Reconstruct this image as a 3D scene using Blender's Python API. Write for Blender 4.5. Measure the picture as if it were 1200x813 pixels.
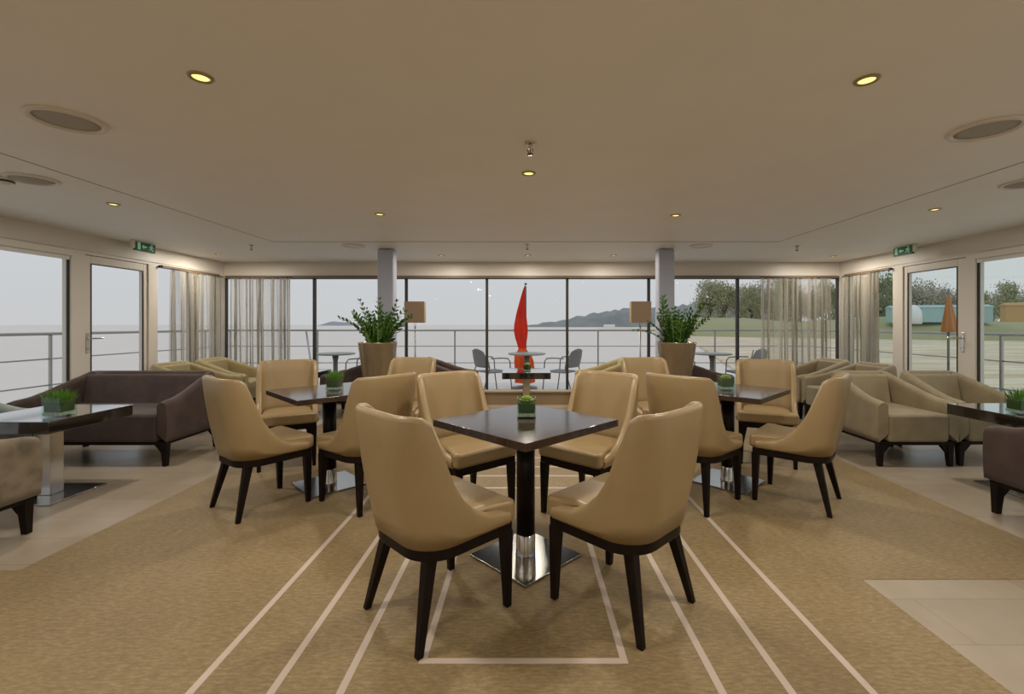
import bpy, bmesh, math, random
from mathutils import Vector, Matrix
for _o in list(bpy.data.objects): bpy.data.objects.remove(_o)
SC = bpy.context.scene
COL = SC.collection
PI = math.pi
R = math.radians
random.seed(7)

# ------------------------------------------------------------------ camera
F = 530.0
cam_d = bpy.data.cameras.new('camera'); cam = bpy.data.objects.new('camera', cam_d); COL.objects.link(cam)
cam_d.sensor_width = 36; cam_d.sensor_fit = 'HORIZONTAL'
cam_d.lens = F / 1200 * 36
cam_d.shift_x = -16 / 1200; cam_d.shift_y = -26.5 / 1200
cam_d.clip_start = .05; cam_d.clip_end = 9000
cam.location = (0, 0, 1.275); cam.rotation_euler = (R(90), 0, 0)
SC.camera = cam
# ------------------------------------------------------------------ exposure, world
SC.view_settings.view_transform = 'Standard'; SC.view_settings.look = 'None'
SC.view_settings.gamma = 1; SC.view_settings.exposure = 0; SC.view_settings.use_curve_mapping = False
W = bpy.data.worlds.new('world'); SC.world = W; W.use_nodes = True
wn = W.node_tree.nodes; wl = W.node_tree.links; wn.clear()
wo = wn.new('ShaderNodeOutputWorld'); wb = wn.new('ShaderNodeBackground')
wt = wn.new('ShaderNodeTexCoord'); ws = wn.new('ShaderNodeSeparateXYZ'); wr = wn.new('ShaderNodeValToRGB')
wl.new(wt.outputs['Generated'], ws.inputs[0]); wl.new(ws.outputs['Z'], wr.inputs[0])
wl.new(wr.outputs[0], wb.inputs[0]); wl.new(wb.outputs[0], wo.inputs[0])
wr.color_ramp.elements[0].position = 0.0; wr.color_ramp.elements[0].color = (.67, .67, .68, 1)
wr.color_ramp.elements[1].position = .5; wr.color_ramp.elements[1].color = (.76, .81, .90, 1)
wb.inputs[1].default_value = 1.0
LAMP_W = 14            # each ceiling downlight
LAMP_COL = (1.0, .93, .81)

# ------------------------------------------------------------------ materials
def mat(name, col, rough=.5, metal=0, spec=.5, noise=None, bump=0, bscale=200, sheen=0, coat=0, emit=None, estr=0, transl=0):
    m = bpy.data.materials.new(name); m.use_nodes = True
    nt = m.node_tree; b = nt.nodes['Principled BSDF']
    b.inputs['Base Color'].default_value = (*col, 1); b.inputs['Roughness'].default_value = rough
    b.inputs['Metallic'].default_value = metal; b.inputs['Specular IOR Level'].default_value = spec
    if sheen: b.inputs['Sheen Weight'].default_value = sheen
    if coat: b.inputs['Coat Weight'].default_value = coat; b.inputs['Coat Roughness'].default_value = .08
    if emit: b.inputs['Emission Color'].default_value = (*emit, 1); b.inputs['Emission Strength'].default_value = estr
    if noise or bump:
        tc = nt.nodes.new('ShaderNodeTexCoord'); mp = nt.nodes.new('ShaderNodeMapping')
        nt.links.new(tc.outputs['Object'], mp.inputs[0])
    if noise:
        col2, sc, stretch = noise
        mp.inputs['Scale'].default_value = stretch
        nz = nt.nodes.new('ShaderNodeTexNoise'); nz.inputs['Scale'].default_value = sc; nz.inputs['Detail'].default_value = 5
        nt.links.new(mp.outputs[0], nz.inputs['Vector'])
        rp = nt.nodes.new('ShaderNodeValToRGB'); rp.color_ramp.elements[0].position = .35; rp.color_ramp.elements[1].position = .65
        rp.color_ramp.elements[0].color = (*col, 1); rp.color_ramp.elements[1].color = (*col2, 1)
        nt.links.new(nz.outputs['Fac'], rp.inputs[0]); nt.links.new(rp.outputs[0], b.inputs['Base Color'])
    if bump:
        n2 = nt.nodes.new('ShaderNodeTexNoise'); n2.inputs['Scale'].default_value = bscale; n2.inputs['Detail'].default_value = 3
        nt.links.new(tc.outputs['Object'], n2.inputs['Vector'])
        bp = nt.nodes.new('ShaderNodeBump'); bp.inputs['Strength'].default_value = bump; bp.inputs['Distance'].default_value = .002
        nt.links.new(n2.outputs['Fac'], bp.inputs['Height']); nt.links.new(bp.outputs[0], b.inputs['Normal'])
    if transl:
        t = nt.nodes.new('ShaderNodeBsdfTranslucent'); t.inputs[0].default_value = (*col, 1)
        mx = nt.nodes.new('ShaderNodeMixShader'); mx.inputs[0].default_value = transl
        out = nt.nodes['Material Output']
        nt.links.new(b.outputs[0], mx.inputs[1]); nt.links.new(t.outputs[0], mx.inputs[2]); nt.links.new(mx.outputs[0], out.inputs[0])
    return m

def glass_mat(name, tint, refl=1.0):
    m = bpy.data.materials.new(name); m.use_nodes = True
    nt = m.node_tree; nt.nodes.clear()
    o = nt.nodes.new('ShaderNodeOutputMaterial'); mx = nt.nodes.new('ShaderNodeMixShader')
    t = nt.nodes.new('ShaderNodeBsdfTransparent'); t.inputs[0].default_value = (*tint, 1)
    g = nt.nodes.new('ShaderNodeBsdfGlossy'); g.inputs['Roughness'].default_value = .0
    fr = nt.nodes.new('ShaderNodeLayerWeight'); fr.inputs[0].default_value = .5
    pw = nt.nodes.new('ShaderNodeMath'); pw.operation = 'POWER'; pw.inputs[1].default_value = 5
    mm = nt.nodes.new('ShaderNodeMath'); mm.operation = 'MULTIPLY_ADD'; mm.inputs[1].default_value = .7 * refl; mm.inputs[2].default_value = .035 * refl
    nt.links.new(fr.outputs['Facing'], pw.inputs[0]); nt.links.new(pw.outputs[0], mm.inputs[0]); nt.links.new(mm.outputs[0], mx.inputs[0])
    nt.links.new(t.outputs[0], mx.inputs[1]); nt.links.new(g.outputs[0], mx.inputs[2]); nt.links.new(mx.outputs[0], o.inputs[0])
    return m

def sheer_mat(name, col, alpha):
    m = bpy.data.materials.new(name); m.use_nodes = True
    nt = m.node_tree; nt.nodes.clear()
    o = nt.nodes.new('ShaderNodeOutputMaterial')
    t = nt.nodes.new('ShaderNodeBsdfTransparent')
    d = nt.nodes.new('ShaderNodeBsdfDiffuse'); d.inputs[0].default_value = (*col, 1)
    tl = nt.nodes.new('ShaderNodeBsdfTranslucent'); tl.inputs[0].default_value = (*col, 1)
    a = nt.nodes.new('ShaderNodeMixShader'); a.inputs[0].default_value = .5
    nt.links.new(d.outputs[0], a.inputs[1]); nt.links.new(tl.outputs[0], a.inputs[2])
    lw = nt.nodes.new('ShaderNodeLayerWeight'); lw.inputs[0].default_value = .45     # cloth seen edge-on is denser
    rp = nt.nodes.new('ShaderNodeMapRange'); rp.inputs['To Min'].default_value = alpha; rp.inputs['To Max'].default_value = .99
    nt.links.new(lw.outputs['Facing'], rp.inputs['Value'])
    mx = nt.nodes.new('ShaderNodeMixShader')
    nt.links.new(rp.outputs[0], mx.inputs[0]); nt.links.new(t.outputs[0], mx.inputs[1]); nt.links.new(a.outputs[0], mx.inputs[2])
    nt.links.new(mx.outputs[0], o.inputs[0])
    return m

M = {}
M['ceiling'] = mat('ceiling_paint', (.87, .84, .80), .55, noise=((.89, .86, .82), 3, (1, 1, 1)))
M['white'] = mat('white_painted_trim', (.72, .66, .58), .4)
M['seam'] = mat('seam_shadow_gap', (.25, .20, .15), .8)
M['track'] = mat('bronze_curtain_track', (.16, .11, .07), .5)
M['column'] = mat('pale_lilac_column_paint', (.42, .44, .54), .5)
M['mullion'] = mat('dark_grey_mullion', (.06, .05, .045), .4)
M['gasket'] = mat('black_gasket', (.03, .025, .02), .5)
M['panel'] = mat('tan_wall_panel', (.30, .21, .12), .5)
M['ledge'] = mat('cream_ledge', (.60, .52, .38), .4)
M['glass'] = glass_mat('clear_glass', (.93, .94, .94), .15)
M['teal_glass'] = glass_mat('teal_tinted_glass', (.90, .94, .92), .6)
M['leather'] = mat('tan_leather', (.355, .248, .122), .36, spec=.6, bump=.2, bscale=260, noise=((.34, .236, .112), 9, (1, 1, 1)))
M['wood'] = mat('espresso_wood', (.007, .004, .003), .42, spec=.15, noise=((.014, .007, .005), 18, (1, 1, .15)))
M['tabletop'] = mat('dark_table_lacquer', (.035, .022, .017), .13, spec=.7, noise=((.055, .034, .026), 14, (1, 6, 1)))
M['slab'] = mat('black_glossy_slab', (.016, .013, .012), .06, spec=1, coat=1)
M['chrome'] = mat('chrome', (.62, .60, .57), .14, metal=1)
M['plate'] = mat('satin_chrome_plate', (.40, .385, .36), .22, metal=1)
M['steel'] = mat('brushed_steel', (.40, .38, .35), .35, metal=1)
M['brown'] = mat('brown_velvet', (.045, .024, .018), .75, sheen=.15, noise=((.070, .040, .031), 7, (1, 1, 1)), bump=.3, bscale=400)
M['beige'] = mat('beige_velvet', (.25, .20, .118), .75, sheen=.15, noise=((.31, .25, .15), 7, (1, 1, 1)), bump=.3, bscale=400)
M['taupe'] = mat('mottled_taupe_velvet', (.13, .098, .062), .75, sheen=.2, noise=((.24, .19, .13), 9, (1, 1, 1)), bump=.3, bscale=400)
M['olive'] = mat('olive_tan_velvet', (.30, .235, .10), .75, sheen=.25, noise=((.36, .28, .13), 7, (1, 1, 1)))
M['greygreen'] = mat('grey_green_velvet', (.22, .26, .22), .7, sheen=.3, noise=((.27, .31, .27), 7, (1, 1, 1)))
M['curtain'] = sheer_mat('sheer_taupe_voile', (.52, .47, .38), .34)
M['pot'] = mat('bronze_glazed_pot', (.30, .225, .14), .22, metal=.55, noise=((.36, .28, .18), 3, (1, 1, 1)))
M['soil'] = mat('potting_soil', (.03, .02, .012), .9)
M['leaf'] = mat('dark_green_leaf', (.025, .085, .010), .30, noise=((.09, .21, .03), 12, (1, 1, 1)), transl=.25)
M['stem'] = mat('leaf_stalk', (.16, .25, .05), .5)
M['succulent'] = mat('lime_succulent', (.30, .42, .05), .5, transl=.2)
M['moss'] = mat('dark_moss', (.03, .07, .015), .9)
M['grass'] = mat('green_grass_blades', (.10, .26, .02), .5, transl=.3)
M['pebble'] = mat('white_pebbles', (.60, .60, .52), .6, noise=((.35, .36, .30), 60, (1, 1, 1)))
M['shade'] = mat('tan_lampshade_cloth', (.50, .36, .24), .8, transl=.35, bump=.3, bscale=500)
M['redcloth'] = mat('red_canvas', (.86, .065, .025), .7, transl=.5)
M['orangecloth'] = mat('orange_canvas', (.90, .17, .035), .7, transl=.5)
M['amber'] = mat('amber_canvas', (.55, .22, .06), .7)
M['woven'] = mat('grey_woven_resin', (.16, .16, .165), .6)
M['outtop'] = mat('grey_green_tabletop', (.30, .31, .27), .5)
M['outmetal'] = mat('painted_outdoor_metal', (.16, .165, .15), .45)
M['deck'] = mat('pale_deck_coating', (.66, .63, .58), .6)
M['rail'] = mat('stainless_rail', (.42, .41, .38), .35, metal=.8)
M['green'] = mat('exit_sign_green', (.0, .07, .02), .4, emit=(0, .22, .06), estr=.08)
M['picto'] = mat('exit_sign_pictogram', (.45, .75, .58), .4, emit=(.35, .7, .5), estr=.10)
M['bulb'] = mat('lit_lamp_glass', (1, .9, .6), .4, emit=(1, .72, .22), estr=1.6)
M['trimring'] = mat('brass_lamp_ring', (.42, .32, .14), .35, metal=.6)
M['grille'] = mat('speaker_grille', (.40, .38, .34), .7)
M['plastic'] = mat('white_plastic', (.75, .73, .70), .35)
M['bark'] = mat('tree_bark', (.16, .13, .10), .9)
M['treeA'] = mat('hazed_olive_foliage', (.33, .34, .17), .9, noise=((.44, .44, .26), .6, (1, 1, 1)))  # all three foliage colours are paled to imitate distance haze
M['treeB'] = mat('hazed_grey_brown_foliage', (.40, .36, .28), .9, noise=((.50, .46, .38), .6, (1, 1, 1)))
M['treeC'] = mat('hazed_green_foliage', (.22, .27, .14), .9, noise=((.33, .37, .22), .6, (1, 1, 1)))
M['hill'] = mat('haze_tinted_hill', (.23, .245, .235), .95, noise=((.30, .31, .29), .02, (1, 1, 1)))  # distance haze is mixed into this grey-green base colour
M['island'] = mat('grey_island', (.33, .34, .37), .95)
M['bank'] = mat('grassy_bank', (.36, .37, .19), .95, noise=((.40, .37, .22), .08, (1, 1, 1)))
M['tealwall'] = mat('hazed_teal_wall', (.36, .52, .52), .7)  # teal lightened so the wall colour itself carries the haze
M['tent'] = mat('white_tent_canvas', (.78, .80, .80), .6)
M['orangewall'] = mat('orange_wall', (.48, .30, .12), .7)

def floor_mat():
    m = bpy.data.materials.new('light_stone_planks'); m.use_nodes = True
    nt = m.node_tree; b = nt.nodes['Principled BSDF']
    tc = nt.nodes.new('ShaderNodeTexCoord'); br = nt.nodes.new('ShaderNodeTexBrick')
    nt.links.new(tc.outputs['Object'], br.inputs['Vector'])
    br.inputs['Color1'].default_value = (.42, .34, .25, 1); br.inputs['Color2'].default_value = (.46, .38, .285, 1)
    br.inputs['Mortar'].default_value = (.34, .275, .20, 1); br.inputs['Scale'].default_value = 1
    br.inputs['Mortar Size'].default_value = .002; br.inputs['Brick Width'].default_value = 1.2; br.inputs['Row Height'].default_value = .3
    nz = nt.nodes.new('ShaderNodeTexNoise'); nz.inputs['Scale'].default_value = 6; nz.inputs['Detail'].default_value = 6
    nt.links.new(tc.outputs['Object'], nz.inputs['Vector'])
    mx = nt.nodes.new('ShaderNodeMixRGB'); mx.blend_type = 'MULTIPLY'; mx.inputs[0].default_value = .35
    rp = nt.nodes.new('ShaderNodeValToRGB'); rp.color_ramp.elements[0].color = (.75, .75, .75, 1); rp.color_ramp.elements[0].position = .3; rp.color_ramp.elements[1].position = .7
    nt.links.new(nz.outputs['Fac'], rp.inputs[0]); nt.links.new(br.outputs['Color'], mx.inputs[1]); nt.links.new(rp.outputs[0], mx.inputs[2])
    nt.links.new(mx.outputs[0], b.inputs['Base Color'])
    b.inputs['Roughness'].default_value = .26; b.inputs['Specular IOR Level'].default_value = .5
    return m
def carpet_mat():
    m = bpy.data.materials.new('tan_mottled_carpet'); m.use_nodes = True
    nt = m.node_tree; b = nt.nodes['Principled BSDF']
    tc = nt.nodes.new('ShaderNodeTexCoord'); mp = nt.nodes.new('ShaderNodeMapping'); mp.inputs['Scale'].default_value = (16, 48, 1)
    nt.links.new(tc.outputs['Object'], mp.inputs[0])
    n1 = nt.nodes.new('ShaderNodeTexNoise'); n1.inputs['Scale'].default_value = 1.6; n1.inputs['Detail'].default_value = 8; n1.inputs['Roughness'].default_value = .7
    nt.links.new(mp.outputs[0], n1.inputs['Vector'])
    r1 = nt.nodes.new('ShaderNodeValToRGB'); e = r1.color_ramp.elements
    e[0].position = .30; e[0].color = (.22, .150, .068, 1); e[1].position = .72; e[1].color = (.45, .335, .18, 1)
    k = r1.color_ramp.elements.new(.5); k.color = (.31, .220, .105, 1)
    nt.links.new(n1.outputs['Fac'], r1.inputs[0])
    n2 = nt.nodes.new('ShaderNodeTexNoise'); n2.inputs['Scale'].default_value = 2.2; n2.inputs['Detail'].default_value = 4
    nt.links.new(tc.outputs['Object'], n2.inputs['Vector'])
    r2 = nt.nodes.new('ShaderNodeValToRGB'); r2.color_ramp.elements[0].position = .3; r2.color_ramp.elements[1].position = .7
    r2.color_ramp.elements[0].color = (.82, .80, .78, 1); r2.color_ramp.elements[1].color = (1, 1, 1, 1)
    nt.links.new(n2.outputs['Fac'], r2.inputs[0])
    mx = nt.nodes.new('ShaderNodeMixRGB'); mx.blend_type = 'MULTIPLY'; mx.inputs[0].default_value = 1
    nt.links.new(r1.outputs[0], mx.inputs[1]); nt.links.new(r2.outputs[0], mx.inputs[2]); nt.links.new(mx.outputs[0], b.inputs['Base Color'])
    b.inputs['Roughness'].default_value = .6
    return m
def sea_mat():
    m = bpy.data.materials.new('calm_silty_sea'); m.use_nodes = True
    nt = m.node_tree; b = nt.nodes['Principled BSDF']
    b.inputs['Base Color'].default_value = (.74, .65, .56, 1); b.inputs['Roughness'].default_value = .55; b.inputs['Specular IOR Level'].default_value = .25
    tc = nt.nodes.new('ShaderNodeTexCoord'); n = nt.nodes.new('ShaderNodeTexNoise'); n.inputs['Scale'].default_value = .05; n.inputs['Detail'].default_value = 4
    mp = nt.nodes.new('ShaderNodeMapping'); mp.inputs['Scale'].default_value = (1, 3, 1)
    nt.links.new(tc.outputs['Object'], mp.inputs[0]); nt.links.new(mp.outputs[0], n.inputs['Vector'])
    rp = nt.nodes.new('ShaderNodeValToRGB'); rp.color_ramp.elements[0].color = (.74, .65, .56, 1); rp.color_ramp.elements[1].color = (.82, .74, .66, 1)
    nt.links.new(n.outputs['Fac'], rp.inputs[0]); nt.links.new(rp.outputs[0], b.inputs['Base Color'])
    return m
def sand_mat():
    m = mat('muddy_beach', (.56, .44, .28), .9, noise=((.80, .69, .52), .05, (1, 5, 1)))
    return m
M['floor'] = floor_mat(); M['carpet'] = carpet_mat(); M['sea'] = sea_mat(); M['sand'] = sand_mat()
M['stripe'] = mat('pale_stripe_inlay', (.60, .49, .41), .6)

# ------------------------------------------------------------------ helpers
class MB:
    def __init__(s): s.v = []; s.f = []; s.sm = []
    def add(s, vs, fs, smooth=False):
        o = len(s.v); s.v += [tuple(v) for v in vs]
        s.f += [tuple(i + o for i in f) for f in fs]; s.sm += [smooth] * len(fs); return s
    def box(s, x0, x1, y0, y1, z0, z1, mtx=None):
        vs = [Vector((x, y, z)) for z in (z0, z1) for y in (y0, y1) for x in (x0, x1)]
        if mtx: vs = [mtx @ v for v in vs]
        return s.add(vs, [(0, 2, 3, 1), (4, 5, 7, 6), (0, 1, 5, 4), (2, 6, 7, 3), (0, 4, 6, 2), (1, 3, 7, 5)])
    def taper(s, a, b, wa, wb, da=None, db=None):      # a square bar from a (top) to b (foot)
        da = da or wa; db = db or wb; vs = []
        for p, w, d in ((b, wb, db), (a, wa, da)):
            for sx, sy in ((-1, -1), (1, -1), (1, 1), (-1, 1)): vs.append((p[0] + sx * w / 2, p[1] + sy * d / 2, p[2]))
        return s.add(vs, [(3, 2, 1, 0), (4, 5, 6, 7), (0, 1, 5, 4), (1, 2, 6, 5), (2, 3, 7, 6), (3, 0, 4, 7)])
    def prism(s, poly, z0, z1):
        n = len(poly); vs = [(x, y, z0) for x, y in poly] + [(x, y, z1) for x, y in poly]
        return s.add(vs, [tuple(range(n))[::-1], tuple(range(n, 2 * n))] + [(i, (i + 1) % n, n + (i + 1) % n, n + i) for i in range(n)])
    def lathe(s, prof, c=(0, 0, 0), n=32, smooth=True, fold=0, nf=8, caps=True):
        vs = []
        for r, z in prof:
            for k in range(n):
                a = 2 * PI * k / n; rr = r * (1 + fold * math.cos(nf * a)) if fold else r
                vs.append((c[0] + rr * math.cos(a), c[1] + rr * math.sin(a), c[2] + z))
        fs = [(j * n + k, j * n + (k + 1) % n, (j + 1) * n + (k + 1) % n, (j + 1) * n + k) for j in range(len(prof) - 1) for k in range(n)]
        s.add(vs, fs, smooth)
        if caps:
            o = len(s.v) - len(vs)
            for base, rev in ((0, True), ((len(prof) - 1) * n, False)):
                if prof[0 if rev else -1][0] > 1e-5:
                    f = tuple(o + base + k for k in range(n)); s.f.append(f[::-1] if rev else f); s.sm.append(False)
        return s
    def tube(s, pts, r, n=8, closed=False):
        pts = [Vector(p) for p in pts]; m = len(pts); vs = []; up = Vector((0, 0, 1))
        for i, p in enumerate(pts):
            if closed: t = pts[(i + 1) % m] - pts[i - 1]
            else: t = pts[min(i + 1, m - 1)] - pts[max(i - 1, 0)]
            t.normalize(); u = up if abs(t.z) < .9 else Vector((1, 0, 0))
            a = t.cross(u).normalized(); b = t.cross(a)
            rr = r[i] if isinstance(r, (list, tuple)) else r
            for k in range(n): an = 2 * PI * k / n; vs.append(p + a * math.cos(an) * rr + b * math.sin(an) * rr)
        rng = range(m if closed else m - 1)
        fs = [(i * n + k, i * n + (k + 1) % n, ((i + 1) % m) * n + (k + 1) % n, ((i + 1) % m) * n + k) for i in rng for k in range(n)]
        s.add(vs, fs, True)
        if not closed:
            o = len(s.v) - len(vs); s.f.append(tuple(o + k for k in range(n))[::-1]); s.f.append(tuple(o + (m - 1) * n + k for k in range(n))); s.sm += [False, False]
        return s
    def build(s, name, m, parent=None, bevel=0, seg=2, subsurf=0, smooth=False):
        me = bpy.data.meshes.new(name); me.from_pydata(s.v, [], s.f)
        for p, sm in zip(me.polygons, s.sm): p.use_smooth = sm or smooth
        bm = bmesh.new(); bm.from_mesh(me); bmesh.ops.recalc_face_normals(bm, faces=bm.faces); bm.to_mesh(me); bm.free()
        me.materials.append(m)
        o = bpy.data.objects.new(name, me); COL.objects.link(o)
        if parent: o.parent = parent
        if bevel:
            b = o.modifiers.new('bevel', 'BEVEL'); b.width = bevel; b.segments = seg; b.limit_method = 'ANGLE'; b.angle_limit = R(35)
            for p in me.polygons: p.use_smooth = True
            b.harden_normals = True
        if subsurf:
            b = o.modifiers.new('subsurf', 'SUBSURF'); b.levels = subsurf; b.render_levels = subsurf
        return o
def tag(o, label=None, cat=None, group=None, kind=None):
    if label: o['label'] = label
    if cat: o['category'] = cat
    if group: o['group'] = group
    if kind: o['kind'] = kind
    return o
def empty(name, loc=(0, 0, 0), rz=0, label=None, cat=None, group=None, kind=None):
    o = bpy.data.objects.new(name, None); COL.objects.link(o); o.empty_display_size = .1
    o.location = loc; o.rotation_euler = (0, 0, rz)
    return tag(o, label, cat, group, kind)
def copy_tree(o, parent=None):
    c = o.copy(); COL.objects.link(c); c.parent = parent
    for ch in list(o.children):
        if ch != c: copy_tree(ch, c)
    return c
def struct(name, mb, m, parent=None, **k):
    o = mb.build(name, m, parent, **k)
    if not parent: o['kind'] = 'structure'
    return o
def face(fx, fy): return math.atan2(fy, fx) - PI / 2       # turns local +Y towards (fx, fy)

# ------------------------------------------------------------------ the room
XL, XR, YB, YN = -4.80, 5.00, 7.20, -5.0
ZC = 2.265; ZW = 2.02; ZS = .20
struct('floor', MB().box(XL - .1, XR + .1, YN - .1, YB + .1, -.12, 0), M['floor'])
struct('ceiling', MB().box(XL - .1, XR + .1, YN - .1, YB + .1, ZC, ZC + .12), M['ceiling'])
carpet = struct('carpet', MB().prism([(-2.62, 6.9), (-2.62, 2.34), (-4.78, 2.34), (-4.78, -4.9), (1.68, -4.9), (1.68, 2.26), (2.95, 2.26), (2.95, 6.9)], 0.0, .003), M['carpet'])
for hx, y1 in ((.38, 3.52), (.66, 3.80), (.90, 4.04), (1.18, 4.32)):
    y0 = 1.71 - (hx - .38); w = .014; m = MB()
    cx = -.008 if hx == .38 else .02
    for a in ((cx - hx - w, cx - hx + w, y0 - w, y1 + w), (cx + hx - w, cx + hx + w, y0 - w, y1 + w), (cx - hx + w, cx + hx - w, y0 - w, y0 + w), (cx - hx + w, cx + hx - w, y1 - w, y1 + w)):
        m.box(*a, .003, .0036)
    m.build('stripe_inlay', M['stripe'], carpet)
# ceiling joints
tr = MB(); tr.box(-3.03, 3.03, 5.405, 5.417, ZC - .003, ZC); struct('trim_1', tr, M['seam'])
struct('trim_2', MB().box(-3.036, -3.03, 1.0, 5.41, ZC - .002, ZC), M['seam'])
struct('trim_3', MB().box(3.03, 3.036, 1.0, 5.41, ZC - .002, ZC), M['seam'])
# walls: header, plinth, posts
wb_ = MB(); wb_.box(XL, XR, YB, YB + .1, ZW, ZC); wb_.box(XL, XR, YB, YB + .1, 0, ZS)
wb_.box(XL - .1, XL, YB - .16, YB + .1, 0, ZC); wb_.box(XR, XR + .1, YB - .16, YB + .1, 0, ZC)
back = struct('wall_back', wb_, M['white'])
struct('trim_4', MB().box(XL + .02, XR - .02, YB - .05, YB, ZS, ZS + .035), M['ledge'], bevel=.006)
struct('baseboard_back', MB().box(XL + .02, XR - .02, YB - .03, YB, 0, ZS), M['panel'])
struct('trim_5', MB().box(XL + .05, XR - .05, YB - .06, YB, ZW - .012, ZW + .025), M['track'])
# left wall: posts at these spans
def side_wall(name, X, sgn, posts, fills):
    m = MB(); a, b = (X - .1, X) if sgn < 0 else (X, X + .1)
    m.box(a, b, YN, YB - .16, ZW + .02, ZC)
    for y0, y1 in posts: m.box(a, b, y0, y1, 0, ZW + .02)
    for y0, y1 in fills: m.box(a, b, y0, y1, 0, ZS)
    return struct(name, m, M['white'])
side_wall('wall_left', XL, -1, [(YN, YN + .2), (-2.2, -2.05), (1.2, 1.35), (4.78, 4.93), (5.76, 5.90), (6.52, 6.64)],
          [(YN + .2, -2.2), (-2.05, 1.2), (1.35, 4.78), (5.90, 6.52), (6.64, YB - .16)])
side_wall('wall_right', XR, 1, [(YN, YN + .2), (-2.2, -2.05), (1.3, 1.45), (5.03, 5.14), (6.0, 6.16), (6.62, 6.72)],
          [(YN + .2, -2.2), (-2.05, 1.3), (1.45, 5.03), (6.16, 6.62), (6.72, YB - .16)])
struct('wall_near', MB().box(XL - .1, XR + .1, YN - .1, YN, 0, ZC), M['ceiling'])
# slim moulding along the side headers
struct('trim_8', MB().box(XL, XL + .012, .5, YB - .16, ZW + .055, ZW + .07), M['white'])
struct('trim_6', MB().box(XL, XL + .05, 5.92, YB - .17, ZW - .0, ZW + .03), M['track'])
struct('trim_9', MB().box(XR - .012, XR, .5, YB - .16, ZW + .055, ZW + .07), M['white'])
struct('trim_7', MB().box(XR - .05, XR, 6.17, YB - .17, ZW - .0, ZW + .03), M['track'])

wn_ = [0]
def window(fr, gl, glass):
    wn_[0] += 1
    e = empty('window_%d' % wn_[0], kind='structure')
    fr.build('window_frame', M['gasket'], e); gl.build('glass_pane', glass, e)
    return e
def side_window(X, sgn, y0, y1, glass):
    a, b = (X - .035, X - .02) if sgn < 0 else (X + .02, X + .035)
    f = MB(); t = .022
    f.box(a, b, y0, y0 + t, ZS, ZW + .02); f.box(a, b, y1 - t, y1, ZS, ZW + .02); f.box(a, b, y0 + t, y1 - t, ZS, ZS + .03); f.box(a, b, y0 + t, y1 - t, ZW, ZW + .02)
    c = (a + b) / 2
    e = window(f, MB().box(c - .004, c + .004, y0 + t, y1 - t, ZS + .03, ZW), glass)
    return e
for y0, y1 in ((YN + .2, -2.2), (-2.05, 1.2), (1.35, 4.78), (5.90, 6.52), (6.64, YB - .16)):
    side_window(XL, -1, y0, y1, M['glass'])
for y0, y1 in ((YN + .2, -2.2), (-2.05, 1.3), (1.45, 5.03), (6.16, 6.62), (6.72, YB - .16)):
    side_window(XR, 1, y0, y1, M['teal_glass'])
XM = [XL, -3.38, -1.91, -.62, .665, 1.97, 3.39, XR]
for i in range(7):
    x0, x1 = XM[i], XM[i + 1]; t = .02
    f = MB(); y0, y1 = YB + .02, YB + .07
    f.box(x0 - (.0 if i else 0), x0 + t, y0, y1, ZS, ZW); f.box(x1 - t, x1, y0, y1, ZS, ZW); f.box(x0 + t, x1 - t, y0, y1, ZS, ZS + .03); f.box(x0 + t, x1 - t, y0, y1, ZW - .02, ZW)
    window(f, MB().box(x0 + t, x1 - t, YB + .04, YB + .048, ZS + .03, ZW - .02), M['glass'])
# roller blind cassettes over the big side windows
for X, s, y0, y1, w in ((XL, 1, 1.4, 4.74, 'left'), (XR, -1, 1.5, 4.99, 'right')):
    b = empty('roller_blind', (X + s * .035, (y0 + y1) / 2, ZW - .03), 0, 'white rolled up blind above the big %s window beside the door' % w, 'blind')
    L = (y1 - y0) / 2
    MB().box(-.03, .03, -L, L, .0, .07).build('cassette', M['white'], b, bevel=.008)
    MB().box(-.008, .008, -L + .02, L - .02, -.04, 0).build('hem_bar', M['plastic'], b, bevel=.003)

def door(n, X, sgn, y0, y1, glass, hy, wide):
    # white framed glazed door in the side wall
    e = empty('door_%d' % n, kind='structure')
    a, b = (X - .075, X - .015) if sgn < 0 else (X + .015, X + .075)
    gy0, gy1 = y0 + wide, y1 - .06
    f = MB(); f.box(a, b, y0 + .004, gy0, .01, ZW + .015); f.box(a, b, gy1, y1 - .004, .01, ZW + .015)
    f.box(a, b, gy0, gy1, .01, .22); f.box(a, b, gy0, gy1, 1.95, ZW + .015)
    f.build('door_leaf', M['white'], e, bevel=.004)
    c = (a + b) / 2
    g = MB(); t = .012; xg = (b + .003) if sgn < 0 else (a - .003)
    for q in ((gy0, gy0 + t, .22, 1.95), (gy1 - t, gy1, .22, 1.95), (gy0 + t, gy1 - t, .22, .22 + t), (gy0 + t, gy1 - t, 1.95 - t, 1.95)): g.box(min(xg, xg + sgn * .015), max(xg, xg + sgn * .015), *q)
    g.build('gasket', M['gasket'], e)
    MB().box(c - .004, c + .004, gy0 + t, gy1 - t, .22 + t, 1.95 - t).build('glass_pane', glass, e)
    s = -sgn; xf = b if sgn < 0 else a
    h = MB(); h.box(min(xf, xf + s * .01), max(xf, xf + s * .01), hy - .018, hy + .018, .96, 1.18)
    h.tube([(xf + s * .01, hy, 1.12), (xf + s * .05, hy, 1.12), (xf + s * .055, hy + .02, 1.12), (xf + s * .055, hy + .13, 1.12)], .009)
    h.lathe([(.0, 0), (.014, 0), (.014, .012), (0, .012)], (xf + s * .016, hy, 1.0), 12)
    h.build('door_handle', M['chrome'], e, bevel=.002)
    return e
door(1, XL, -1, 4.93, 5.76, M['glass'], 4.965, .075)
door(2, XR, 1, 5.14, 6.0, M['teal_glass'], 5.185, .11)
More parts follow.
